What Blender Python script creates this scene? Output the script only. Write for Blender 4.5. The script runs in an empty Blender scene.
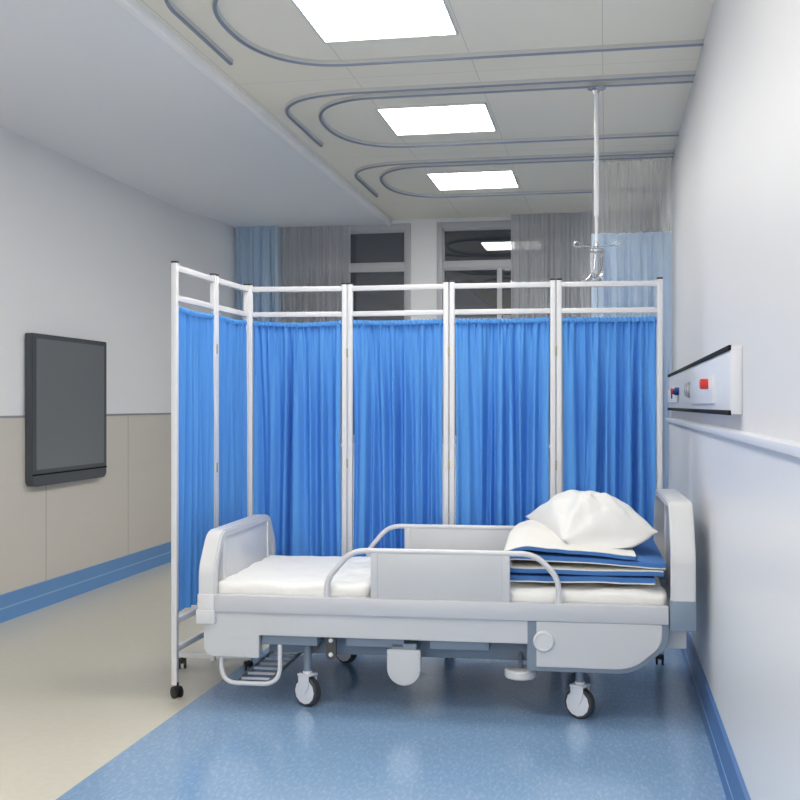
import bpy, bmesh, math, random
from mathutils import Vector, Matrix, noise
C = bpy.context.scene.collection
PI = math.pi
random.seed(7)

# ------------------------------------------------------------------ materials
def lin(c):
    return tuple(((v/255)/12.92 if v/255 <= .04045 else (((v/255)+.055)/1.055)**2.4) for v in c)

def mat(name, rgb, rough=.5, metal=0., spec=.5, bump=None, sheen=0., coat=0., var=None, sss=0.):
    m = bpy.data.materials.new(name); m.use_nodes = True
    nt = m.node_tree; b = nt.nodes['Principled BSDF']
    c = lin(rgb)
    b.inputs['Base Color'].default_value = (*c, 1)
    b.inputs['Roughness'].default_value = rough
    b.inputs['Metallic'].default_value = metal
    b.inputs['Specular IOR Level'].default_value = spec
    b.inputs['Sheen Weight'].default_value = sheen
    b.inputs['Coat Weight'].default_value = coat
    if bump or var:
        tc = nt.nodes.new('ShaderNodeTexCoord')
    if bump:
        n = nt.nodes.new('ShaderNodeTexNoise'); n.inputs['Scale'].default_value = bump[0]
        n.inputs['Detail'].default_value = 4
        bp = nt.nodes.new('ShaderNodeBump'); bp.inputs['Strength'].default_value = bump[1]
        bp.inputs['Distance'].default_value = .01
        nt.links.new(tc.outputs['Object'], n.inputs['Vector'])
        nt.links.new(n.outputs['Fac'], bp.inputs['Height'])
        nt.links.new(bp.outputs['Normal'], b.inputs['Normal'])
    if var:   # (scale, rgb2, lo, hi, stretch)
        n2 = nt.nodes.new('ShaderNodeTexNoise'); n2.inputs['Scale'].default_value = var[0]
        n2.inputs['Detail'].default_value = 5; n2.inputs['Roughness'].default_value = .65
        mp = nt.nodes.new('ShaderNodeMapping'); mp.inputs['Scale'].default_value = var[4]
        mp.inputs['Rotation'].default_value = (0, 0, var[5] if len(var) > 5 else 0)
        r = nt.nodes.new('ShaderNodeValToRGB')
        r.color_ramp.elements[0].position = var[2]; r.color_ramp.elements[1].position = var[3]
        r.color_ramp.elements[0].color = (*c, 1); r.color_ramp.elements[1].color = (*lin(var[1]), 1)
        nt.links.new(tc.outputs['Object'], mp.inputs['Vector'])
        nt.links.new(mp.outputs['Vector'], n2.inputs['Vector'])
        nt.links.new(n2.outputs['Fac'], r.inputs['Fac'])
        nt.links.new(r.outputs['Color'], b.inputs['Base Color'])
    return m

def cloth(name, rgb, trans=.35, alpha=1., rough=.8):
    m = bpy.data.materials.new(name); m.use_nodes = True
    nt = m.node_tree; nt.nodes.clear()
    out = nt.nodes.new('ShaderNodeOutputMaterial')
    c = (*lin(rgb), 1)
    d = nt.nodes.new('ShaderNodeBsdfDiffuse'); d.inputs['Color'].default_value = c
    t = nt.nodes.new('ShaderNodeBsdfTranslucent'); t.inputs['Color'].default_value = c
    mx = nt.nodes.new('ShaderNodeMixShader'); mx.inputs['Fac'].default_value = trans
    nt.links.new(d.outputs[0], mx.inputs[1]); nt.links.new(t.outputs[0], mx.inputs[2])
    last = mx
    if alpha < 1:
        tr = nt.nodes.new('ShaderNodeBsdfTransparent')
        m2 = nt.nodes.new('ShaderNodeMixShader'); m2.inputs['Fac'].default_value = alpha
        nt.links.new(tr.outputs[0], m2.inputs[1]); nt.links.new(mx.outputs[0], m2.inputs[2]); last = m2
    nt.links.new(last.outputs[0], out.inputs['Surface'])
    return m

def emit(name, rgb, s):
    m = bpy.data.materials.new(name); m.use_nodes = True
    nt = m.node_tree; nt.nodes.clear()
    out = nt.nodes.new('ShaderNodeOutputMaterial'); e = nt.nodes.new('ShaderNodeEmission')
    e.inputs['Color'].default_value = (*lin(rgb), 1); e.inputs['Strength'].default_value = s
    nt.links.new(e.outputs[0], out.inputs['Surface'])
    return m

def pane_glass(name, tint, refl):
    m = bpy.data.materials.new(name); m.use_nodes = True
    nt = m.node_tree; nt.nodes.clear()
    out = nt.nodes.new('ShaderNodeOutputMaterial')
    tr = nt.nodes.new('ShaderNodeBsdfTransparent'); tr.inputs['Color'].default_value = (*tint, 1)
    gl = nt.nodes.new('ShaderNodeBsdfGlossy'); gl.inputs['Roughness'].default_value = .0
    mx = nt.nodes.new('ShaderNodeMixShader'); mx.inputs['Fac'].default_value = refl
    nt.links.new(tr.outputs[0], mx.inputs[1]); nt.links.new(gl.outputs[0], mx.inputs[2])
    nt.links.new(mx.outputs[0], out.inputs['Surface'])
    return m

LIGHT = 13.5
M = {
 'wall': mat('wall_paint', (234, 234, 234), .55, bump=(60, .02)),
 'soffit': mat('soffit_paint', (240, 241, 244), .6),
 'white_metal': mat('white_enamel', (216, 217, 221), .32),
 'bed_white': mat('bed_plastic_white', (195, 197, 200), .38),
 'bed_rail': mat('bed_rail_grey', (194, 196, 201), .38),
 'bed_board': mat('bed_board_white', (208, 209, 211), .35),
 'bed_blue': mat('bed_blue_grey', (118, 132, 148), .45),
 'bed_socket': mat('socket_blue_grey', (122, 138, 155), .5),
 'bed_dark': mat('dark_bracket', (70, 68, 66), .45),
 'bolt': mat('bolt_steel', (225, 225, 225), .3, .3),
 'rubber': mat('tyre_rubber', (58, 60, 64), .55),
 'black': mat('black_plastic', (22, 22, 24), .4),
 'hub': mat('hub_plastic', (212, 216, 224), .4),
 'mattress': mat('mattress_cloth', (230, 230, 228), .85, bump=(22, .5)),
 'pillow': mat('pillow_cotton', (224, 224, 223), .85, bump=(14, .25)),
 'quilt_white': mat('quilt_white_cloth', (226, 225, 220), .85, bump=(18, .3)),
 'quilt_blue': mat('quilt_blue_cloth', (62, 112, 176), .8, bump=(30, .25)),
 'beige': mat('beige_vinyl', (202, 198, 184), .3, spec=.4, var=(30, (208, 204, 192), .35, .7, (1, 1, 1))),
 'track': mat('track_white', (205, 206, 204), .4),
 'track_lip': mat('track_metal', (138, 147, 168), .3, .4),
 'frame': mat('window_frame_grey', (186, 187, 191), .45),
 'steel': mat('brushed_steel', (205, 206, 210), .25, .8),
 'pole': mat('pole_white', (232, 233, 236), .25),
 'base_blue': mat('baseboard_blue', (98, 146, 200), .4),
 'base_line': mat('baseboard_line', (140, 178, 216), .4),
 'tv_frame': mat('monitor_frame', (74, 78, 84), .4),
 'tv_face': mat('monitor_face', (112, 116, 120), .3),
 'unit': mat('bedhead_panel_white', (218, 220, 226), .3),
 'red': mat('red_plastic', (205, 50, 45), .4),
 'navy': mat('navy_plastic', (35, 70, 140), .4),
 'dark_trim': mat('dark_trim', (18, 18, 20), .65, spec=.2),
 'brass': mat('brass_hinge', (170, 160, 130), .4, .6),
 'screen_blue': cloth('screen_curtain_blue', (94, 156, 226), .08),
 'window_blue': cloth('window_curtain_blue', (212, 229, 246), .45, .96),
 'sheer': cloth('sheer_voile', (226, 228, 232), .45, .80),
 'mesh': cloth('curtain_mesh', (240, 240, 240), .5, .28),
 'cubicle': cloth('cubicle_curtain_blue', (212, 229, 246), .5, .93),
 'light_frame': mat('light_frame', (222, 222, 220), .4),
 'diffuser': emit('light_diffuser', (255, 251, 243), LIGHT),
 'glass': pane_glass('window_glass', (.55, .58, .62), .14),
 'liquid': mat('clear_plastic', (240, 242, 246), .08),
 'outside': mat('night_facade', (66, 70, 80), .8),
}
b = M['liquid'].node_tree.nodes['Principled BSDF']
b.inputs['Transmission Weight'].default_value = .85; b.inputs['IOR'].default_value = 1.3

def seam_material(name, rgb, rough, px, ox, py, oy, w, dark, speckle=None, axes=('X', 'Y')):
    """panel material with fine joints on a px by py grid"""
    m = mat(name, rgb, rough, spec=.35, var=speckle)
    nt = m.node_tree; b = nt.nodes['Principled BSDF']
    tc = nt.nodes.new('ShaderNodeTexCoord'); sp = nt.nodes.new('ShaderNodeSeparateXYZ')
    nt.links.new(tc.outputs['Object'], sp.inputs[0])
    lines = []
    for ax, p, o in ((axes[0], px, ox), (axes[1], py, oy)):
        if not p: continue
        a = nt.nodes.new('ShaderNodeMath'); a.operation = 'SUBTRACT'; a.inputs[1].default_value = o
        nt.links.new(sp.outputs[ax], a.inputs[0])
        q = nt.nodes.new('ShaderNodeMath'); q.operation = 'PINGPONG'; q.inputs[1].default_value = p/2
        nt.links.new(a.outputs[0], q.inputs[0])
        l = nt.nodes.new('ShaderNodeMath'); l.operation = 'LESS_THAN'; l.inputs[1].default_value = w
        nt.links.new(q.outputs[0], l.inputs[0]); lines.append(l)
    f = lines[0]
    if len(lines) > 1:
        f = nt.nodes.new('ShaderNodeMath'); f.operation = 'MAXIMUM'
        nt.links.new(lines[0].outputs[0], f.inputs[0]); nt.links.new(lines[1].outputs[0], f.inputs[1])
    mx = nt.nodes.new('ShaderNodeMix'); mx.data_type = 'RGBA'
    mx.inputs[7].default_value = (*lin(dark), 1)
    src = b.inputs['Base Color'].links[0].from_socket if b.inputs['Base Color'].links else None
    if src: nt.links.new(src, mx.inputs[6])
    else: mx.inputs[6].default_value = (*lin(rgb), 1)
    nt.links.new(f.outputs[0], mx.inputs[0]); nt.links.new(mx.outputs[2], b.inputs['Base Color'])
    return m
M['ceiling'] = seam_material('ceiling_panels', (244, 238, 223), .6, .61, -1.235, 1.74, 5.42, .0012, (190, 188, 182))
M['dado'] = seam_material('dado_panels', (216, 210, 201), .5, 1.2, 7.555, 0, 0, .003, (140, 138, 132),
                          speckle=(260, (202, 196, 187), .45, .62, (1, 1, 1)), axes=('Y', 'Z'))

def floor_blue():
    m = mat('blue_vinyl', (126, 158, 194), .15, spec=.5, var=(90, (162, 188, 216), .48, .82, (1.0, .30, 1), .5))
    return m
M['blue_floor'] = floor_blue()

# ------------------------------------------------------------------ mesh helpers
class MB:
    def __init__(s): s.bm = bmesh.new()
    def box(s, x0, x1, y0, y1, z0, z1, bev=0., seg=2, mx=None):
        t = bmesh.new(); bmesh.ops.create_cube(t, size=1)
        for v in t.verts:
            v.co = Vector(((x0+x1)/2 + v.co.x*(x1-x0), (y0+y1)/2 + v.co.y*(y1-y0), (z0+z1)/2 + v.co.z*(z1-z0)))
        if bev: bmesh.ops.bevel(t, geom=t.edges[:], offset=bev, segments=seg, affect='EDGES', profile=.5)
        s._add(t, mx); return s
    def _add(s, t, mx=None):
        if mx is not None: bmesh.ops.transform(t, matrix=mx, verts=t.verts)
        me = bpy.data.meshes.new('t'); t.to_mesh(me); t.free(); s.bm.from_mesh(me); bpy.data.meshes.remove(me)
    def prism(s, pts, axis, a0, a1, bev=0., mx=None):
        """polygon pts in the two other axes, extruded along axis from a0 to a1"""
        t = bmesh.new()
        def P(p, a):
            return {'x': (a, p[0], p[1]), 'y': (p[0], a, p[1]), 'z': (p[0], p[1], a)}[axis]
        lo = [t.verts.new(P(p, a0)) for p in pts]; hi = [t.verts.new(P(p, a1)) for p in pts]
        t.faces.new(lo); t.faces.new(hi)
        n = len(pts)
        for i in range(n): t.faces.new((lo[i], lo[(i+1) % n], hi[(i+1) % n], hi[i]))
        bmesh.ops.recalc_face_normals(t, faces=t.faces)
        if bev:
            bmesh.ops.bevel(t, geom=[e for e in t.edges if e.calc_face_angle(0) > .6], offset=bev, segments=2, affect='EDGES')
        s._add(t, mx); return s
    def sweep(s, path, prof, closed=False, up=None):
        """prof: list of (a,b) offsets in the local frame"""
        t = bmesh.new(); path = [Vector(p) for p in path]; n = len(path); rings = []
        T = []
        for i in range(n):
            a = path[i-1] if (i or closed) else path[0]; c = path[(i+1) % n] if (i < n-1 or closed) else path[-1]
            T.append((c-a).normalized())
        if up is None:
            u = T[0].orthogonal().normalized()
        for i in range(n):
            if up is not None:
                w = T[i].cross(Vector(up)).normalized(); u = w.cross(T[i]).normalized()
            else:
                u = (u - T[i]*u.dot(T[i])).normalized(); w = T[i].cross(u)
            rings.append([t.verts.new(path[i] + w*p[0] + u*p[1]) for p in prof])
        k = len(prof)
        for i in range(n if closed else n-1):
            A = rings[i]; B = rings[(i+1) % n]
            for j in range(k): t.faces.new((A[j], A[(j+1) % k], B[(j+1) % k], B[j]))
        if not closed: t.faces.new(rings[0][::-1]); t.faces.new(rings[-1])
        bmesh.ops.recalc_face_normals(t, faces=t.faces)
        s._add(t); return s
    def tube(s, path, r, seg=12, closed=False):
        return s.sweep(path, [(r*math.cos(2*PI*j/seg), r*math.sin(2*PI*j/seg)) for j in range(seg)], closed)
    def lathe(s, prof, seg=24, mx=None, cap=True):
        """prof list of (r,z) about the z axis"""
        t = bmesh.new(); rings = []
        for r, z in prof:
            rings.append([t.verts.new((r*math.cos(2*PI*j/seg), r*math.sin(2*PI*j/seg), z)) for j in range(seg)])
        for A, B in zip(rings, rings[1:]):
            for j in range(seg): t.faces.new((A[j], A[(j+1) % seg], B[(j+1) % seg], B[j]))
        if cap: t.faces.new(rings[0][::-1]); t.faces.new(rings[-1])
        bmesh.ops.recalc_face_normals(t, faces=t.faces)
        s._add(t, mx); return s
    def grid(s, nu, nv, fn):
        t = bmesh.new()
        V = [[t.verts.new(fn(i/nu, j/nv)) for j in range(nv+1)] for i in range(nu+1)]
        for i in range(nu):
            for j in range(nv): t.faces.new((V[i][j], V[i+1][j], V[i+1][j+1], V[i][j+1]))
        s._add(t); return s
    def build(s, name, m, parent=None, ang=35, loc=None, weld=0.):
        if weld: bmesh.ops.remove_doubles(s.bm, verts=s.bm.verts, dist=weld); bmesh.ops.recalc_face_normals(s.bm, faces=s.bm.faces)
        me = bpy.data.meshes.new(name); s.bm.to_mesh(me); s.bm.free()
        me.shade_smooth(); me.set_sharp_from_angle(angle=math.radians(ang))
        ms = m if isinstance(m, (list, tuple)) else [m]
        for q in ms: me.materials.append(q)
        o = bpy.data.objects.new(name, me); C.objects.link(o)
        if parent is not None: o.parent = parent
        if loc is not None: o.location = loc
        return o

def fillet(pts, r, n=6):
    """round the inner corners of a polyline"""
    P = [Vector(p) for p in pts]; out = [P[0]]
    for a, c, e in zip(P, P[1:], P[2:]):
        d0 = (a-c); d1 = (e-c); k = min(r, d0.length*.49, d1.length*.49)
        p0 = c + d0.normalized()*k; p1 = c + d1.normalized()*k
        for i in range(n+1):
            t = i/n; out.append(p0*(1-t)**2 + c*2*t*(1-t) + p1*t*t)
    out.append(P[-1]); return out
def fillet_poly(pts, radii, n=6):
    """closed polygon, one radius per corner"""
    P = [Vector((*p, 0)) for p in pts]; out = []; k = len(P)
    for i in range(k):
        a, c, e = P[i-1], P[i], P[(i+1) % k]; r = radii[i]
        if r <= 0: out.append((c.x, c.y)); continue
        d0 = a-c; d1 = e-c; q = min(r, d0.length*.49, d1.length*.49)
        p0 = c+d0.normalized()*q; p1 = c+d1.normalized()*q
        for j in range(n+1):
            t = j/n; v = p0*(1-t)**2 + c*2*t*(1-t) + p1*t*t; out.append((v.x, v.y))
    return out

def rounded_box(x0, x1, y0, y1, z0, z1, r, nx, ny, nz, disp=None):
    """subdivided box with rounded edges; disp(p, normal) -> offset along normal"""
    t = bmesh.new(); cache = {}
    def V(p):
        k = tuple(round(c, 5) for c in p)
        if k not in cache:
            q = Vector((min(max(p[0], x0+r), x1-r), min(max(p[1], y0+r), y1-r), min(max(p[2], z0+r), z1-r)))
            d = Vector(p)-q
            nrm = d.normalized() if d.length > 1e-6 else Vector((0, 0, 1))
            w = q + nrm*r
            if disp: w = w + nrm*disp(w, nrm)
            cache[k] = t.verts.new(w)
        return cache[k]
    def lp(a, b, i, n): return a + (b-a)*i/n
    for (fn, na, nb) in (
        (lambda u, v: (u, v, z0), 'x', 'y'), (lambda u, v: (u, v, z1), 'x', 'y'),
        (lambda u, v: (u, y0, v), 'x', 'z'), (lambda u, v: (u, y1, v), 'x', 'z'),
        (lambda u, v: (x0, u, v), 'y', 'z'), (lambda u, v: (x1, u, v), 'y', 'z')):
        R = {'x': (x0, x1, nx), 'y': (y0, y1, ny), 'z': (z0, z1, nz)}
        a0, a1, n1 = R[na]; b0, b1, n2 = R[nb]
        for i in range(n1):
            for j in range(n2):
                f = [V(fn(lp(a0, a1, i+di, n1), lp(b0, b1, j+dj, n2))) for di, dj in ((0, 0), (1, 0), (1, 1), (0, 1))]
                try: t.faces.new(f)
                except ValueError: pass
    bmesh.ops.recalc_face_normals(t, faces=t.faces)
    mb = MB(); mb._add(t); return mb

def tag(o, label=None, cat=None, group=None, kind=None):
    if label: o['label'] = label
    if cat: o['category'] = cat
    if group: o['group'] = group
    if kind: o['kind'] = kind
    return o
def empty(name, loc, rz=0):
    o = bpy.data.objects.new(name, None); C.objects.link(o); o.location = loc; o.rotation_euler = (0, 0, rz)
    o.empty_display_size = .1
    return o
def children(o): return [c for c in bpy.data.objects if c.parent == o]
def copy_tree(o, parent=None):
    c = o.copy(); C.objects.link(c)
    if parent is not None: c.parent = parent
    for ch in children(o): copy_tree(ch, c)
    return c
def struct(o): o['kind'] = 'structure'; return o

# ------------------------------------------------------------------ room shell
XL, XR, XRP = -3.41, .43, .395           # left wall, right wall, right lower panelling
ZC, ZS = 2.875, 2.835                    # ceiling, lower left ceiling
YB, YF = 9.65, -.6                      # window wall, end left open to let in the world fill
XS, XF = -1.87, -1.70                    # ceiling step, floor colour border
struct(MB().box(XF, .7, YF-.2, YB+.3, -.1, 0).build('floor', M['blue_floor']))
struct(MB().box(XL-.3, XF, YF-.2, YB+.3, -.1, 0).build('floor_beige', M['beige']))
struct(MB().box(XS, .7, YF-.2, YB+.3, ZC, ZC+.12).build('ceiling', M['ceiling']))
struct(MB().box(XL-.3, XS, YF-.2, YB+.3, ZS, ZC+.12).build('ceiling_lower', M['soffit']))
struct(MB().box(XS-.028, XS+.004, YF, YB-.002, ZS-.008, ZC, .002).build('trim_1', mat('ceiling_edge_trim', (250, 250, 251), .5)))
# left wall with the slanted pier near the windows
struct(MB().prism([(XL-.2, YF), (XL, YF), (XL, 8.61), (-3.295, 9.12), (-3.285, YB), (XL-.2, YB)], 'z', 0, ZS).build('wall_left', M['wall']))
struct(MB().prism([(XL-.05, YF), (XL+.006, YF), (XL+.006, 8.61), (XL-.05, 8.61)], 'z', .15, 1.165).build('trim_2', M['dado']))
struct(MB().box(XL-.01, XL+.010, YF, 8.6, 1.165, 1.178).build('trim_3', mat('dado_cap', (150, 152, 156), .4)))
bl = MB().prism([(XL, 0), (XL+.028, 0), (XL+.016, .02), (XL+.014, .15), (XL, .158)], 'y', YF, 8.6).build('baseboard_left', M['base_blue']); struct(bl)
MB().box(XL+.012, XL+.0165, YF, 8.6, .070, .080).build('line', M['base_line'], bl)
# right wall
struct(MB().box(XR, XR+.2, YF, YB, 0, ZC).build('wall_right', mat('wall_paint_right', (212, 213, 217), .5)))
struct(MB().box(XRP, XR, YF, 7.36, 0, 1.135).build('trim_4', mat('lower_panel_right', (226, 227, 230), .32, bump=(40, .03))))
struct(MB().box(XRP-.018, XR, YF, 7.37, 1.135, 1.158, .004).build('trim_5', M['unit']))
br = MB().prism([(XRP, 0), (XRP-.022, 0), (XRP-.014, .02), (XRP-.012, .14), (XRP, .146)], 'y', YF, 7.36).build('baseboard_right', mat('baseboard_right_blue', (72, 112, 168), .4)); struct(br)
MB().box(XRP-.0145, XRP-.011, YF, 7.36, .032, .040).build('line', M['base_line'], br)
# window wall built round two openings
W1, W2 = (-2.90, -1.69), (-1.46, -.25)
ZW0, ZW1 = .9, 2.842
wf = MB()
wf.box(XL-.2, W1[0], YB, YB+.25, 0, ZC); wf.box(W1[1], W2[0], YB, YB+.25, 0, ZC); wf.box(W2[1], XR+.2, YB, YB+.25, 0, ZC)
for w in (W1, W2):
    wf.box(w[0], w[1], YB, YB+.25, 0, ZW0); wf.box(w[0], w[1], YB, YB+.25, ZW1, ZC)
struct(wf.build('wall_front', M['wall']))
def window(name, x0, x1, mull):
    f = MB(); y0, y1 = YB-.012, YB+.08
    e = .05
    f.box(x0, x0+e, y0, y1, ZW0, ZW1, .004); f.box(x1-e, x1, y0, y1, ZW0, ZW1, .004)
    f.box(x0+e, x1-e, y0, y1, ZW1-.06, ZW1, .004); f.box(x0+e, x1-e, y0, y1, ZW0, ZW0+.06, .004)
    f.box(x0+e, x1-e, y0+.01, y1, 2.435, 2.49, .004)
    root = f.build(name, M['frame']); struct(root)
    s = MB(); a, c = x0+e, x1-e
    for (z0, z1) in ((2.49, ZW1-.06), (ZW0+.06, 2.435)):
        g = .014
        s.box(a, a+g, y0+.02, y1-.01, z0, z1, .002); s.box(c-g, c, y0+.02, y1-.01, z0, z1, .002)
        s.box(a, c, y0+.02, y1-.01, z1-g, z1, .002); s.box(a, c, y0+.02, y1-.01, z0, z0+g, .002)
    if mull: s.box(mull-.022, mull+.022, y0+.015, y1-.01, ZW0+.06, 2.435, .003)
    s.build('sash', M['frame'], root)
    MB().box(a, c, YB+.04, YB+.046, 2.49, ZW1-.06).build('pane', M['glass'], root)
    MB().box(a, c, YB+.04, YB+.046, ZW0+.06, 2.435).build('pane', M['glass'], root)
    MB().box(x0-.03, x1+.03, YB-.09, YB, ZW0-.03, ZW0, .004).build('window_sill', M['wall'], root)
window('window_1', W1[0], W1[1], None)
window('window_2', W2[0], W2[1], -.91)

# ------------------------------------------------------------------ ceiling lights
def ceiling_light(cy):
    t = empty('ceiling_light', (-.94, cy, ZC))
    f = MB()
    for (x0, x1, y0, y1) in ((-.305, -.293, -.305, .305), (.293, .305, -.305, .305), (-.293, .293, -.305, -.293), (-.293, .293, .293, .305)):
        f.box(x0, x1, y0, y1, -.012, 0, .002)
    f.build('frame', M['light_frame'], t)
    MB().box(-.293, .293, -.293, .293, -.008, -.001).build('diffuser', M['diffuser'], t)
    return t
LY = (4.535, 6.28, 8.02)
proto = ceiling_light(LY[0])
tag(proto, 'nearest square ceiling light panel, cut by the top edge of the picture', 'ceiling light', 'ceiling light panels')
for cy, lab in ((LY[1], 'middle ceiling light panel, inside the complete curtain rail loop nearest the camera'),
                (LY[2], 'farthest and smallest ceiling light panel, closest to the windows'),
                (2.83, 'added unseen ceiling light panel overhead in front of the bed, out of the picture'),  # this panel and the next are added out of view for extra light
                (1.10, 'added unseen ceiling light panel directly above the viewpoint, out of the picture')):
    c = copy_tree(proto); c.location.y = cy; c['label'] = lab

# ------------------------------------------------------------------ curtain tracks on the ceiling
def track(name, path, label):
    z = ZC
    prof = [(-.011, -.018), (.011, -.018), (.011, 0), (-.011, 0)]
    P = [(x, y, z) for x, y in path]
    o = MB().sweep(P, prof, up=(0, 0, 1)).build(name, M['track'], ang=25)
    lip = [(-.007, -.025), (.007, -.025), (.0085, -.018), (-.0085, -.018)]
    MB().sweep(P, lip, up=(0, 0, 1)).build('rail_lip', M['track_lip'], o, ang=25)
    tag(o, label, 'curtain rail', 'curtain rails on the ceiling')
    return o
def inner_path(c):
    n0, n1 = c-.55, c+.57; m = (n0+n1)/2; ry = (n1-n0)/2; rx = .42; xs = -1.18
    p = [(XR-.002, n0)]
    for i in range(37):
        a = -PI/2 - PI*i/36
        k = .85
        cx, sy = math.cos(a), math.sin(a)
        p.append((xs + rx*math.copysign(abs(cx)**k, cx), m + ry*math.copysign(abs(sy)**k, sy)))
    p.append((XR-.002, n1)); return p
def outer_path(c):
    y0 = c-.66
    pts = [(XR-.002, y0)]
    A, B_, E_ = Vector((-1.30, y0)), Vector((-1.72, y0+.02)), Vector((-1.745, y0+.40))
    for i in range(13):
        t = i/12; v = A*(1-t)**2 + B_*2*t*(1-t) + E_*t*t; pts.append((v.x, v.y))
    pts.append((-1.747, c+.46)); return pts
inner = ['looped curtain rail around the nearest ceiling light, cut by the top of the picture',
         'looped curtain rail encircling the middle ceiling light',
         'smallest looped curtain rail encircling the farthest ceiling light']
outer = ['bent outer curtain rail at upper left beside the nearest light loop',
         'bent outer curtain rail hooking around the middle light loop',
         'bent outer curtain rail hooking around the farthest light loop']
for i, c in enumerate((4.57, 6.27, 7.98)):
    track('curtain_rail', inner_path(c), inner[i])
    track('curtain_rail', outer_path(c), outer[i])

# ------------------------------------------------------------------ curtains
def folds(seed, n, w):
    r = random.Random(seed)
    return [(i+.5+r.uniform(-.35, .35))/n for i in range(n)], [r.uniform(.5, 1.2) for _ in range(n)], [w*r.uniform(.7, 1.5) for _ in range(n)], [r.uniform(-.5, .5)/n for _ in range(n)]
def hang(name, m, parent, x0, x1, y, z0, z1, seed, nf, wd, amp, pleat=.0, nx=150, nz=30, flare=0., axis='x', top=None):
    """hanging cloth: wide soft folds with narrower deep valleys between"""
    C_, D_, W_, S_ = folds(seed, nf, wd)
    r = random.Random(seed+99); ph = [r.uniform(0, 6.28) for _ in range(4)]
    def f(u, v):
        t = 1-v                                   # 0 at top, 1 at the hem
        k = min(1, .35 + 1.4*t)
        s = u
        o = 0
        for c, d, w, sh in zip(C_, D_, W_, S_):
            q = (s - (c + sh*t))/w
            o += d*math.exp(-q*q)
        o = amp*k*(o + .22*math.sin(2*PI*nf*1.7*s+ph[0]+.6*t) + .12*math.sin(2*PI*nf*3.1*s+ph[1]))
        if pleat: o += pleat*math.exp(-t*9)*math.sin(2*PI*nf*4.3*s+ph[2])
        x = x0 + (x1-x0)*s + (flare*(s-.5)*t)
        zt = z1 - (top(s) if top else 0)
        z = z0 + (zt-z0)*v
        return (x, y+o, z)
    return MB().grid(nx, nz, f).build(name, m, parent, ang=80)

o = hang('window_curtain', M['window_blue'], None, -3.25, -2.86, YB-.17, .05, ZS-.004, 3, 6, .05, .10)
tag(o, 'pale blue window curtain drawn back in the far left corner', 'curtain')
o = hang('sheer_curtain', M['sheer'], None, -2.89, -2.22, YB-.075, .05, ZS-.004, 11, 13, .022, .06, nx=220)
tag(o, 'grey sheer curtain over the left window beside the pale blue curtain', 'curtain', 'sheer window curtains')
o = hang('sheer_curtain', M['sheer'], None, -.80, .40, YB-.13, .05, ZC-.004, 12, 20, .016, .06, nx=300)
tag(o, 'grey sheer curtain over the right window behind the hanging pole', 'curtain', 'sheer window curtains')
yc = 7.98-.55
o = empty('cubicle_curtain', (0, 0, 0)); o.location = (.16, yc, ZC-.03)
tag(o, 'light blue cubicle curtain with white mesh top hanging against the right wall', 'curtain')
hang('mesh_top', M['mesh'], o, -.25, .255, 0, -.475, -.002, 21, 5, .07, .13, nx=160)
hang('cloth_panel', M['cubicle'], o, -.255, .26, -.002, -2.45, -.473, 21, 5, .07, .13, nx=160)

# ------------------------------------------------------------------ hanging drip pole and bottle
iv = empty('drip_pole', (-.047, 6.27-.55, ZC-.027))
tag(iv, 'slim white drip pole hanging from the ceiling rail with a hooked crossbar', 'drip pole')
MB().lathe([(.045, 0), (.045, -.006), (.018, -.014), (.013, -.03)]).build('rail_flange', M['steel'], iv)
MB().lathe([(.0125, -.02), (.0125, -.645), (.010, -.655)]).build('upper_tube', M['pole'], iv)
MB().lathe([(.0085, -.64), (.0085, -.793)]).build('lower_tube', M['pole'], iv)
MB().lathe([(.004, -.782), (.014, -.790), (.016, -.803), (.008, -.818)]).build('hook_hub', M['steel'], iv)
for sx in (-1, 1):
    p = [(0, 0, -.803), (sx*.085, 0, -.803)]
    a = MB().tube(p, .0028, 8)
    ring = [(sx*(.099 + .014*math.cos(q)), 0, -.803+.012+.014*math.sin(q)) for q in [2*PI*i/20 for i in range(20)]]
    a.tube(ring, .0028, 8, closed=True)
    a.build('hook_arm', M['steel'], iv)
lo = MB().tube([(0, -.02, -.79), (-.01, -.03, -.93), (-.05, -.03, -.975)], .0025, 8)
lo.tube([(-.062+.011*math.cos(q), -.03, -.968+.011*math.sin(q)) for q in [2*PI*i/18 for i in range(18)]], .0025, 8, closed=True)
lo.build('lower_hook', M['steel'], iv)
bt = empty('drip_bottle', (-.044, 6.27-.57, 2.035))
tag(bt, 'clear plastic drip bottle hanging upside down from the pole hooks', 'bottle')
MB().lathe([(.012, 0), (.034, -.006), (.036, -.02), (.036, -.125), (.030, -.145), (.014, -.16)]).build('bottle_body', M['liquid'], bt)
MB().lathe([(.036, -.012), (.038, -.014), (.038, -.022), (.036, -.024)], cap=False).build('collar', M['steel'], bt)
MB().lathe([(.016, -.158), (.026, -.163), (.026, -.185), (.012, -.20)]).build('drip_chamber', M['liquid'], bt)
MB().tube([(0, 0, -.198), (.004, 0, -.26), (.0, 0, -.32)], .003, 8).build('tubing', M['liquid'], bt)

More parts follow.
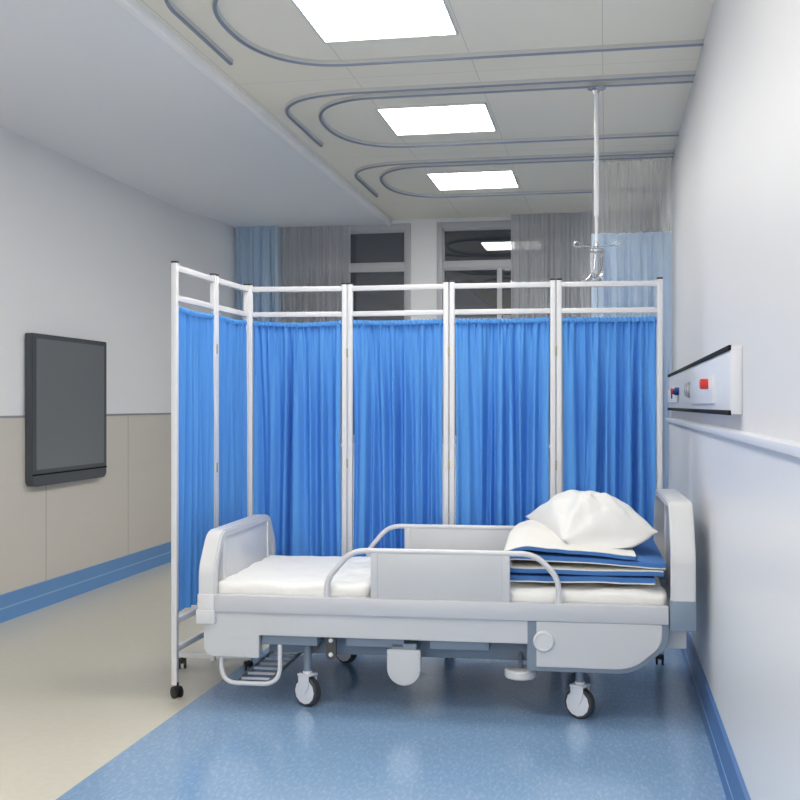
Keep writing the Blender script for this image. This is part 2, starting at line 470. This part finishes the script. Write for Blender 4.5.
# ------------------------------------------------------------------ bedhead service panel on the right wall
un = empty('service_panel', (XR, 6.1, 1.32))
tag(un, 'long white medical service panel with two black strips on the right wall', 'service panel')
MB().box(-.038, 0, -2.4, 1.18, -.110, .110, .004).build('body', M['unit'], un)
MB().box(-.044, -.034, -2.4, 1.182, .096, .113, .002).build('black_strip', M['dark_trim'], un)
MB().box(-.044, -.034, -2.4, 1.182, -.113, -.097, .002).build('black_strip', M['dark_trim'], un)
MB().box(-.046, -.030, .18, 1.12, -.065, .015, .003).build('outlet_plate', M['unit'], un)
ax = Matrix.Rotation(-PI/2, 4, 'Y')
q = MB().lathe([(.017, .070), (.017, .080), (.012, .082)], mx=Matrix.Translation((0, .15, -.005)) @ ax)
q.build('outlet_ring', M['red'], un)
q = MB().lathe([(.022, .03), (.022, .060), (.017, .066), (.014, .074)], mx=Matrix.Translation((0, .15, -.005)) @ ax)
q.box(-.080, -.073, .142, .158, -.045, .0, .002)
q.build('gas_plug', M['navy'], un)
q = MB()
for k in range(4):
    q.lathe([(.042-.004*k, .036+.008*k), (.042-.004*k, .042+.008*k), (.036-.004*k, .044+.008*k)], mx=Matrix.Translation((0, -.72, -.01)) @ ax)
q.build('ringed_dial', M['steel'], un)
MB().box(-.048, -.030, -1.9, -.80, -.075, .030, .003).build('outlet_plate', M['unit'], un)
MB().lathe([(.020, .03), (.020, .075), (.016, .078)], mx=Matrix.Translation((0, -1.72, .0)) @ ax).build('gas_socket', M['red'], un)

# ------------------------------------------------------------------ monitor on the left wall
tv = empty('wall_monitor', (XL, 6.60, 1.21))
tag(tv, 'dark framed flat monitor mounted on the left wall at the picture edge', 'monitor')
P = fillet_poly([(-.5, -.46), (.5, -.46), (.5, .46), (-.5, .46)], [.05, .05, .01, .01])
MB().prism(P, 'x', .006, .055, .004).build('housing', M['tv_frame'], tv)
MB().box(.054, .057, -.455, .455, -.36, .43).build('screen', M['tv_face'], tv)
MB().box(.054, .058, -.498, .498, -.395, -.385).build('speaker_line', M['dark_trim'], tv)

# ------------------------------------------------------------------ folding screen
PTS = [(-1.796, 4.455), (-1.79, 4.92), (-1.775, 5.36), (-1.270, 5.41), (-.755, 5.395), (-.237, 5.405), (.252, 5.445)]
sc = empty('folding_screen', (-.76, 5.2, 0))
tag(sc, 'six panel folding hospital screen with white frame and bright blue gathered curtains', 'folding screen')
SO = Vector((-.76, 5.2, 0))
HP = .0125                                            # half a post
def frame_at(o, mx): o.matrix_local = mx
for i in range(6):
    a = Vector((*PTS[i], 0)); c = Vector((*PTS[i+1], 0)); d = (c-a); L = d.length; d.normalize()
    ang = math.atan2(d.y, d.x)
    base = Matrix.Translation(a-SO) @ Matrix.Rotation(ang, 4, 'Z')
    x0, x1 = .002, L-.002
    if i in (0,): x0 = -HP
    if i in (5,): x1 = L+HP
    f = MB()
    for z in (1.821, 1.694, .325, .205):
        f.box(x0+2*HP, x1-2*HP, -.011, .011, z-.0125, z+.0125, .002)
    f.tube([(x0+2*HP, 0, 1.645), (x1-2*HP, 0, 1.645)], .005, 8)
    for px in (x0, x1-2*HP): f.box(px, px+2*HP, -HP, HP, .055, 1.842, .003)
    fr = f.build('panel_frame', M['white_metal'], sc); frame_at(fr, base)
    for px in (x0, x1-2*HP):
        MB().box(px-.0006, px+2*HP+.0006, -HP-.0006, HP+.0006, 1.842, 1.849, .0015).build('post_cap', M['black'], fr)
    # curtain: valleys between soft folds, gathered on a rod at the head
    seed = 40+i; nf = (8, 7, 8, 9, 8, 8)[i]
    C_, D_, W_, S_ = folds(seed, nf, .036)
    r = random.Random(seed); ph = [r.uniform(0, 6.28) for _ in range(6)]
    sag = (.008, .006, .010, .004, .003, .002)[i]
    X0, X1 = x0+2*HP+.003, x1-2*HP-.003
    def cf(u, v):
        t = 1-v; k = min(1, .15+2.2*t)
        o = 0
        for q_, d_, w_, s_ in zip(C_, D_, W_, S_):
            e = (u-(q_+s_*(t-.3)*.8))/w_; o += d_*math.exp(-abs(e)**2.4)
        env = math.sin(PI*u)**.5 if 0 < u < 1 else 0
        y = (.080 if i > 1 else .045)*k*o*env + .008*k*math.sin(2*PI*6.3*u+ph[0]+1.2*t) + .0016*math.sin(2*PI*14.7*u+ph[1]+.8*t)
        y += .008*math.exp(-t*6)*math.sin(2*PI*15*u+ph[2]) + .005*math.exp(-t*12)*math.sin(2*PI*27*u+ph[3])
        if t < .03: y += .004*math.sin(PI*t/.03)
        nar = .010*math.sin(PI*min(1, t*1.1))*(2*u-1)
        z = .354 + (1.655-.354)*v - sag*math.sin(PI*u)*v + .002*math.sin(2*PI*21*u+ph[4])*math.exp(-t*40)
        return (X0+(X1-X0)*u - nar*.5, y - .004, z)
    cu = MB().grid(240, 44, cf).build('curtain', M['screen_blue'], fr, ang=80)
    # gathered heading tube over the rod and hem
    hd = MB()
    npt = 60
    rings = []
    def hf(u, v):
        q = 2*PI*v; rr = .0105 + .0018*math.sin(2*PI*24*u+ph[5])
        return (X0+(X1-X0)*u, -.002+rr*.8*math.cos(q), 1.650 - sag*math.sin(PI*u) + rr*1.25*math.sin(q))
    hd.grid(150, 10, hf).build('curtain_heading', M['screen_blue'], fr, ang=80)
    if i < 5:                                          # hinges between neighbouring posts
        for z in (1.50, .95, .45):
            h = MB().box(L-.004, L+.004, -HP-.004, -HP+.001, z-.022, z+.022, .001).build('hinge', M['brass'], sc)
            frame_at(h, base)
def caster(x, y, yaw, stem=.012):
    ms = MB().lathe([(.006, .040), (.006, .066)], 12)
    ms.box(-.013, .013, -.012, .020, .030, .050, .006)
    ms.box(-.010, .010, .014, .034, .020, .034, .004)
    s_ = ms.build('caster', M['black'], sc); s_.location = Vector((x, y, 0))-SO; s_.rotation_euler = (0, 0, yaw)
    for sx in (-1, 1):
        MB().lathe([(.018, -.006), (.0245, -.005), (.025, 0), (.0245, .005), (.018, .006)], 24,
                   mx=Matrix.Translation((sx*.0135, .006, .025)) @ Matrix.Rotation(PI/2, 4, 'Y')).build('wheel', M['black'], s_)
for (k, yaw) in ((0, .9), (2, .3), (4, -.4), (6, -.1)):
    x, y = PTS[k]; caster(x + (.014 if k == 0 else 0), y-.005, yaw)
fb = MB().box(-1.975, -1.615, 4.925, 4.95, .058, .083, .003)
fb.box(-1.80, -1.765, 4.905, 4.94, .06, .085, .002)
fb.build('foot_bar', M['white_metal'], sc).location = -SO
caster(-1.958, 4.945, .3); caster(-1.632, 4.945, .5)
fb = MB().box(-.249, -.225, 5.36, 5.60, .058, .083, .003).build('foot_bar', M['white_metal'], sc); fb.location = -SO
caster(-.237, 5.585, 2.2); caster(-.237, 5.47, 1.2)
fb = MB().box(-1.270, -1.246, 5.39, 5.62, .058, .083, .003).build('foot_bar', M['white_metal'], sc); fb.location = -SO
caster(-1.258, 5.60, 2.6); caster(-1.258, 5.48, 1.4)

# ------------------------------------------------------------------ hospital bed
BO = Vector((-.663, 4.83, 0)); BR = math.radians(1.7); BC = Vector((-.65, 4.82, 0))
bed = empty('hospital_bed', BO, BR)
tag(bed, 'white and grey adjustable hospital bed on four caster wheels in front of the blue screen', 'bed')
def B(mb, name, m, parent=None, **k):
    """build a bed part given in unrotated room coordinates"""
    bmesh.ops.translate(mb.bm, vec=-BC, verts=mb.bm.verts)
    return mb.build(name, m, parent or bed, **k)
FY, KY = 4.335, 5.295                                   # front and back faces of the bed
def mir(y): return FY+KY-y
def ybox(mb, x0, x1, ya, yb, z0, z1, front, bev=.004):
    if not front: ya, yb = mir(yb), mir(ya)
    mb.box(x0, x1, ya, yb, z0, z1, bev); return mb
for front in (True, False):
    B(ybox(MB(), -1.585, .236, FY, FY+.045, .396, .466, front, .005), 'side_rail', M['bed_rail'])
    pts = fillet_poly([(-1.622, .40), (-1.622, .211), (-1.388, .211), (-1.388, .304), (-.30, .304), (-.30, .40)], [0, .05, .008, 0, 0, 0])
    ya, yb = (FY+.012, FY+.065) if front else (mir(FY+.065), mir(FY+.012))
    B(MB().prism(pts, 'y', ya, yb, .003), 'side_panel', M['bed_white'])
    # gear casing: blue grey shell, white cover, knob
    sh = fillet_poly([(-.305, .40), (-.305, .200), (.105, .200), (.238, .312), (.238, .40)], [0, .006, .07, .05, 0])
    ya, yb = (FY+.010, FY+.10) if front else (mir(FY+.10), mir(FY+.010))
    cs = B(MB().prism(sh, 'y', ya, yb, .003), 'gear_casing', M['bed_blue'])
    cv = fillet_poly([(-.268, .397), (-.268, .218), (.098, .218), (.212, .316), (.212, .397)], [0, .004, .06, .04, 0])
    ya, yb = (FY+.003, FY+.012) if front else (mir(FY+.012), mir(FY+.003))
    B(MB().prism(cv, 'y', ya, yb, .003), 'casing_cover', M['bed_white'], cs)
    inner_l = fillet_poly([(.030, .221), (.062, .221), (.172, .318), (.172, .395), (.1705, .395), (.1705, .319), (.061, .223), (.030, .223)], [0, .07, .05, 0, 0, .05, .07, 0])
    ya, yb = (FY+.0022, FY+.004) if front else (mir(FY+.004), mir(FY+.0022))
    B(MB().prism(inner_l, 'y', ya, yb), 'cover_line', M['bed_rail'], cs)
    rot = Matrix.Rotation(PI/2 if front else -PI/2, 4, 'X')
    kp = Matrix.Translation((-.240, FY+.004 if front else mir(FY+.004), .319)) @ rot
    B(MB().lathe([(.041, 0), (.041, .008), (.036, .013), (.030, .013), (.028, .011), (.0, .012)], 32, mx=kp, cap=False), 'adjusting_knob', M['bed_board'], cs)
    # guard rail with plate
    yg = FY+.022 if front else mir(FY+.022)
    path = fillet([(-1.108, yg, .462), (-1.108, yg, .535), (-1.006, yg, .655), (-.272, yg, .655), (-.182, yg, .560), (-.182, yg, .462)], .055, 8)
    gr = B(MB().tube(path, .0115, 14), 'guard_rail', M['bed_board'])
    g = MB().box(-.928, -.372, yg-.008, yg+.008, .464, .650, .003)
    gp = B(g, 'guard_plate', M['bed_white'], gr)
    for gx in (-.928, -.402):
        B(MB().box(gx, gx+.030, yg-.0105, yg+.0105, .464, .647, .003), 'plate_edge', M['bed_white'], gr)
# end boards: bent band with a thin board inside, on sockets
def end_board(name, x0, x1, zb, z1, zt, sock_mat, szb, szt, step, xb):
    y0, y1 = FY-.002, KY-.018
    th = .045
    outer = [(y0, zb), (y0, z1), (y0+.105, zt), (y1-.105, zt), (y1, z1), (y1, zb)]
    pin = [(y1-th, zb), (y1-th, z1-.01), (y1-.105-th*.55, zt-.034), (y0+.105+th*.55, zt-.034), (y0+th, z1-.01), (y0+th, zb)]
    pol = fillet_poly(outer+pin, [0, .04, .05, .05, .04, 0, 0, .04, .04, .04, .04, 0])
    root = B(MB().prism(pol, 'x', x0, x1, .006), name, M['bed_board'])
    MBb = MB().box(xb-.010, xb+.010, y0+.13, y1-.13, .43, zt-.02, .003)
    B(MBb, 'board', M['bed_board'], root)
    for yy in (y0+.115, y1-.145):
        B(MB().box(xb-.016, xb+.016, yy, yy+.03, .43, zt-.03, .003), 'board_edge', M['bed_board'], root)
    for yy in (y0-.004, y1-th-.004):
        s = MB().box(x0-.004, x1-(.002 if step else -.002), yy, yy+th+.008, szb, szt, .006)
        if step: s.box(x0-.010, x1+.0, yy-.004, yy+th+.012, szb-.006, szb+.052, .006)
        B(s, 'socket', sock_mat, root)
    return root
end_board('foot_board', -1.640, -1.570, .44, .575, .716, M['bed_board'], .352, .470, True, -1.585)
end_board('head_board', .244, .336, .44, .665, .862, M['bed_socket'], .374, .490, False, .30)
B(MB().box(.235, .312, FY+.10, KY-.10, .285, .44, .006), 'end_cover', M['bed_white'])
B(MB().box(-1.615, -1.575, FY+.06, KY-.06, .30, .44, .006), 'end_cover', M['bed_white'])
# deck and chassis
B(MB().box(-1.575, .235, FY+.045, KY-.045, .405, .432), 'deck', M['bed_rail'])
for yy in (FY+.15, KY-.20):
    B(MB().box(-1.385, -.02, yy, yy+.05, .207, .31, .004), 'chassis_beam', M['bed_blue'])
for xx in (-1.24, -.86, -.14):
    B(MB().box(xx, xx+.06, FY+.15, KY-.15, .25, .305, .004), 'cross_beam', M['bed_blue'])
for (xa, xb, z0, z1) in ((-1.380, -1.150, .264, .312), (-1.030, -.795, .268, .312), (-.690, -.455, .268, .312)):
    B(MB().box(xa, xb, FY+.030, FY+.15, z0, z1, .003), 'chassis_rail', M['bed_blue'])
# linkage bracket with two bolts
pb = fillet_poly([(-1.122, .305), (-1.122, .205), (-1.078, .205), (-1.078, .305)], [0, .022, .022, 0])
bk = B(MB().prism(pb, 'y', FY+.060, FY+.075, .002), 'bracket', M['bed_dark'])
for z in (.283, .225):
    B(MB().lathe([(.0095, 0), (.0095, .006), (.007, .008), (.0, .008)], 20, mx=Matrix.Translation((-1.100, FY+.061, z)) @ Matrix.Rotation(PI/2, 4, 'X'), cap=False), 'bolt', M['bolt'], bk)
B(MB().prism([(-1.20, .30), (-1.20, .205), (-1.165, .235), (-1.14, .30)], 'y', FY+.11, FY+.14, .002), 'gusset', M['bed_dark'])
# release flap and foot pedal
def flap_outline(r, zt):
    return [(-.795+r, zt), (-.795-r, zt)] + [(-.795-r*math.cos(PI*k/20), .187-r*math.sin(PI*k/20)) for k in range(21)]
pf = flap_outline(.067, .262)
fl = B(MB().prism(pf, 'y', FY+.02, FY+.04, .003), 'release_flap', M['bed_white'])
pf2 = flap_outline(.055, .256)
B(MB().prism(pf2, 'y', FY+.0175, FY+.021, .001), 'flap_rim', M['bed_white'], fl)
B(MB().box(-.845, -.745, FY+.03, FY+.15, .245, .285, .003), 'flap_hinge', M['bed_blue'])
fp = B(MB().lathe([(.0, .152), (.058, .152), (.063, .158), (.063, .180), (.057, .187), (.0, .188)], 36, mx=Matrix.Translation((-.335, FY+.10, 0)), cap=False), 'foot_pedal', M['bed_board'])
B(MB().tube([(-.335, FY+.10, .184), (-.335, FY+.17, .25)], .010, 10), 'pedal_arm', M['bed_blue'], fp)
# tray rack under the foot end
hoops = []
for yy in (FY+.04, KY-.04):
    rk = MB(); hoops.append(rk)
    rk.tube(fillet([(-1.555, yy, .24), (-1.555, yy, .100), (-1.308, yy, .100), (-1.308, yy, .27)], .075, 10), .0095, 12)
rack = B(hoops[0], 'rack_hoop', M['bed_board']); B(hoops[1], 'rack_hoop', M['bed_board'])
for xx in (-1.500, -1.365):
    B(MB().tube([(xx, FY+.04, .100), (xx, KY-.04, .100)], .0075, 10), 'rack_bar', M['bed_socket'], rack)
for k in range(9):
    yy = FY+.12+k*.09
    B(MB().tube([(-1.500, yy, .100), (-1.365, yy, .100)], .006, 8), 'rung', M['bed_board'], rack)
# caster wheels
def bed_wheel(x, y, yaw):
    lg = B(MB().lathe([(.0165, .140), (.0165, .262)], 20, mx=Matrix.Translation((x, y, 0))), 'wheel_leg', M['bed_blue'])
    R = Matrix.Translation((x, y, 0)) @ Matrix.Rotation(yaw, 4, 'Z')
    fk = MB().lathe([(.020, .134), (.020, .143), (.016, .146)], 20, mx=R)
    fk.box(-.030, .030, -.031, .031, .126, .136, .002, mx=R)
    for s in (-1, 1):
        pl = fillet_poly([(-.028, .134), (-.028, .088), (-.008, .055), (.010, .055), (.028, .088), (.028, .134)], [0, .02, .012, .012, .02, 0])
        fk.prism(pl, 'y', s*.0255-.002, s*.0255+.002, .001, mx=R)
    B(fk, 'fork', M['hub'], lg)
    W = R @ Matrix.Translation((0, 0, .0615)) @ Matrix.Rotation(PI/2, 4, 'X')
    B(MB().lathe([(.050, -.020), (.056, -.0195), (.0605, -.014), (.0615, 0), (.0605, .014), (.056, .0195), (.050, .020)], 40, mx=W), 'tyre', M['rubber'], lg)
    B(MB().lathe([(.0, -.0215), (.018, -.0225), (.050, -.021), (.052, -.018), (.052, .018), (.050, .021), (.018, .0225), (.0, .0215)], 12, mx=W, cap=False), 'hub', M['hub'], lg)
for (x, y, yaw) in ((-1.208, FY+.105, -.48), (-.100, FY+.095, -.52), (-1.205, KY-.085, -.5), (-.10, KY-.085, .6)):
    bed_wheel(x, y, yaw)

# ------------------------------------------------------------------ mattress, quilt, pillow (room coordinates, turned with the bed)
RM = Matrix.Translation(BO) @ Matrix.Rotation(BR, 4, 'Z') @ Matrix.Translation(-BC)
def place(mb): bmesh.ops.transform(mb.bm, matrix=RM, verts=mb.bm.verts); return mb
mt = empty('mattress', BO + Vector((0, 0, .432)), 0)
tag(mt, 'white quilted two section mattress lying on the hospital bed', 'mattress')
def soft(p, n):
    q = noise.noise(Vector(p)*9)*.007 + noise.noise(Vector(p)*22)*.003
    if n.z > .5: q += .007*math.sin(p.x*26+noise.noise(Vector(p)*3)*2)*math.sin(p.y*26)*.6
    return q
for nm, xa, xb in (('foot_section', -1.588, -.946), ('head_section', -.938, .236)):
    m_ = rounded_box(xa, xb, FY+.050, KY-.085, .433, .515, .030, int((xb-xa)*60), 54, 8, soft)
    place(m_); bmesh.ops.translate(m_.bm, vec=-mt.location, verts=m_.bm.verts)
    m_.build(nm, M['mattress'], mt, ang=180)

ql = empty('folded_quilt', Vector((-.08, 4.80, .525)))
tag(ql, 'folded quilt, navy blue outside and white lining, stacked at the head of the bed', 'quilt')
def quilt_sheet(name, path, th, y0, y1, blue_out, ripple, zmod=None, skew=None, n2=46):
    """folded layer: path is its section in x and z, blue on one face and white on the other"""
    P = [Vector(p) for p in fillet([(a, 0, c) for a, c in path], .05, 8)]
    # resample
    L = [0]
    for a, c in zip(P, P[1:]): L.append(L[-1]+(c-a).length)
    N = 64; Q = []
    for i in range(N+1):
        s = L[-1]*i/N; j = 0
        while j < len(L)-2 and L[j+1] < s: j += 1
        f = (s-L[j])/max(1e-9, L[j+1]-L[j]); Q.append(P[j].lerp(P[j+1], f))
    nor = []
    for i in range(N+1):
        t = (Q[min(N, i+1)]-Q[max(0, i-1)]).normalized(); nor.append(Vector((-t.z, 0, t.x)))
    def side(sgn, off):
        def f(u, v):
            i = min(N, int(round(u*N))); y = y0+(y1-y0)*v
            p = Q[i].copy(); p.y = y
            edge = min(1, min(u, 1-u, v, 1-v)*14)
            rp = ripple*(noise.noise(Vector((p.x*6, y*6, 3.1+len(name)))) + .5*noise.noise(Vector((p.x*15, y*15, 7.7))))
            p += nor[i]*(sgn*th*(.72+.28*edge**.5)*.5 + rp)
            if zmod: p.z += zmod(u, v)
            if skew: p.x += skew(u, v)
            return p
        return f
    a = MB().grid(N, n2, side(1, 0)); b_ = MB().grid(N, n2, side(-1, 0))
    # rim: the blue cloth wraps round most of the edge
    sh_ = .80 if blue_out else .20
    fa, fb_ = side(1, 0), side(-1, 0)
    def rim(mb, uv, n):
        mb.grid(n, 1, lambda s, w: fa(*uv(s)).lerp(fb_(*uv(s)), w*sh_))
    def rim2(mb, uv, n):
        mb.grid(n, 1, lambda s, w: fa(*uv(s)).lerp(fb_(*uv(s)), sh_+w*(1-sh_)))
    for uv, n in ((lambda s: (s, 0), N), (lambda s: (s, 1), N), (lambda s: (0, s), n2), (lambda s: (1, s), n2)):
        rim(a, uv, n); rim2(b_, uv, n)
    for mb, col, nm in ((a, blue_out, 'a'), (b_, not blue_out, 'b')):
        place(mb); bmesh.ops.translate(mb.bm, vec=-ql.location, verts=mb.bm.verts)
    ra = a.build(name, M['quilt_blue'] if blue_out else M['quilt_white'], ql, ang=60, weld=1e-5)
    rb_ = b_.build('lining' if blue_out else 'backing', M['quilt_white'] if blue_out else M['quilt_blue'], ra, ang=60, weld=1e-5)
    return ra
yq0, yq1 = FY+.075, KY-.12
# lowest layer: white below, blue above (path runs right to left so the first face looks down)
quilt_sheet('bottom_layer', [(-.40, .550), (.19, .550)], .034, yq0, yq1, True, .004)
# middle layer: loop open to the right, blue outside
quilt_sheet('middle_fold', [(.222, .583), (-.30, .583), (-.388, .583), (-.388, .638), (-.30, .636), (.0, .622), (.232, .609)], .029, yq0-.005, yq1, True, .003,
            zmod=lambda u, v: .012*v*(u > .5))
# top layer: white upper face, blue below, rising at the left and back
quilt_sheet('top_layer', [(-.400, .620), (-.395, .650), (-.33, .676), (-.10, .660), (.115, .640)], .024, yq0-.008, yq1-.02, False, .004,
            zmod=lambda u, v: .055*math.sin(PI*min(1, .15+v*.75))*max(0, 1-u*1.1)*min(1, v*3)+.012*v,
            skew=lambda u, v: .05*v*(1-u))

# pillow from its four corners
F_, R_, L_ = Vector((-.166, 4.47, .700)), Vector((.222, 4.60, .722)), Vector((-.342, 4.98, .742))
K_ = Vector((.05, 5.07, .765))
cen = (F_+R_+L_+K_)/4
pw = MB()
def pillow_fn(sign):
    def f(a, c):
        u, v = 2*a-1, 2*c-1
        # edges pull in between the corners
        uu = u*(1-.085*(1-v*v)*abs(u)**3); vv = v*(1-.085*(1-u*u)*abs(v)**3)
        s, t = (uu+1)/2, (vv+1)/2
        p = F_*(1-s)*(1-t) + R_*s*(1-t) + K_*s*t + L_*(1-s)*t
        h = max(0, (1-abs(u)**2.6))**.70 * max(0, (1-abs(v)**2.6))**.78
        q = Vector((u*2.2, v*2.2, 5))
        wr = noise.noise(q*1.2)*.024 + noise.noise(q*2.6)*.009
        # creases radiating from the corners
        d = math.hypot(u+1, v+1); an = math.atan2(v+1, u+1)
        wr += .018*math.sin(an*9+1)*math.exp(-((d-.6)/.45)**2)
        d = math.hypot(u+1, v-1); an = math.atan2(1-v, u+1)
        wr += .014*math.sin(an*11)*math.exp(-((d-.7)/.45)**2)
        up = .138 if sign > 0 else .085
        z = sign*h*(up+wr*(1 if sign > 0 else .6))
        n = Vector((-.03, -.10, 1)).normalized()
        flop = -.012*(1-u*u)*(1-v)/2
        p = p + n*z + Vector((0, 0, flop))
        if sign < 0:
            fr_ = max(0, 1-((v+.80)/.45)**2)*(1-u*u)
            p.y -= .075*fr_*min(1, (1+v)*12)
            p.z = max(p.z-.03*fr_*min(1, (1+v)*12), .660 + .15*(p.z-.660))
        return p
    return f
pw.grid(64, 64, pillow_fn(1)); pw.grid(64, 64, pillow_fn(-1))
place(pw); bmesh.ops.translate(pw.bm, vec=-cen, verts=pw.bm.verts)
pil = pw.build('pillow', M['pillow'], None, ang=180, loc=cen, weld=1e-5)
tag(pil, 'plump white pillow lying tilted on top of the folded blue and white quilt', 'pillow')

# ------------------------------------------------------------------ world, camera, view
w = bpy.data.worlds.new('World'); bpy.context.scene.world = w; w.use_nodes = True
nt = w.node_tree; bg = nt.nodes['Background']
tc = nt.nodes.new('ShaderNodeTexCoord'); sp = nt.nodes.new('ShaderNodeSeparateXYZ')
rp = nt.nodes.new('ShaderNodeValToRGB'); mr = nt.nodes.new('ShaderNodeMapRange')
mr.inputs[1].default_value = -1; mr.inputs[2].default_value = 1
nt.links.new(tc.outputs['Generated'], sp.inputs[0]); nt.links.new(sp.outputs['Y'], mr.inputs[0]); nt.links.new(mr.outputs[0], rp.inputs[0])
rp.color_ramp.elements[0].position = .44; rp.color_ramp.elements[0].color = (1, .95, .885, 1)  # added fill: bright from behind the camera, dark beyond the windows
rp.color_ramp.elements[1].position = .56; rp.color_ramp.elements[1].color = (.012, .014, .019, 1)
mz = nt.nodes.new('ShaderNodeMapRange'); mz.interpolation_type = 'SMOOTHSTEP'  # weakens the added fill low down, keeping the floor under the bed dark
for k, v in enumerate((-.08, .30, .30, 1.0)): mz.inputs[k+1].default_value = v
nt.links.new(sp.outputs['Z'], mz.inputs[0])
ml = nt.nodes.new('ShaderNodeVectorMath'); ml.operation = 'SCALE'
nt.links.new(rp.outputs[0], ml.inputs[0]); nt.links.new(mz.outputs[0], ml.inputs['Scale'])
nt.links.new(ml.outputs[0], bg.inputs['Color']); bg.inputs['Strength'].default_value = 2.0
cam = bpy.data.cameras.new('Camera'); co = bpy.data.objects.new('Camera', cam); C.objects.link(co)
cam.sensor_width = 36; cam.lens = 1111*36/800; cam.shift_y = 5/800
co.location = (0, 0, 1.24); co.rotation_euler = (PI/2, 0, math.atan(206/1111))
cam.clip_start = .05
S = bpy.context.scene
S.camera = co
S.view_settings.view_transform = 'Standard'; S.view_settings.look = 'None'
S.view_settings.gamma = 1; S.view_settings.use_curve_mapping = False
S.view_settings.exposure = 0.72
S.cycles.use_denoising = True
S.cycles.max_bounces = 10; S.cycles.diffuse_bounces = 6; S.cycles.transparent_max_bounces = 16
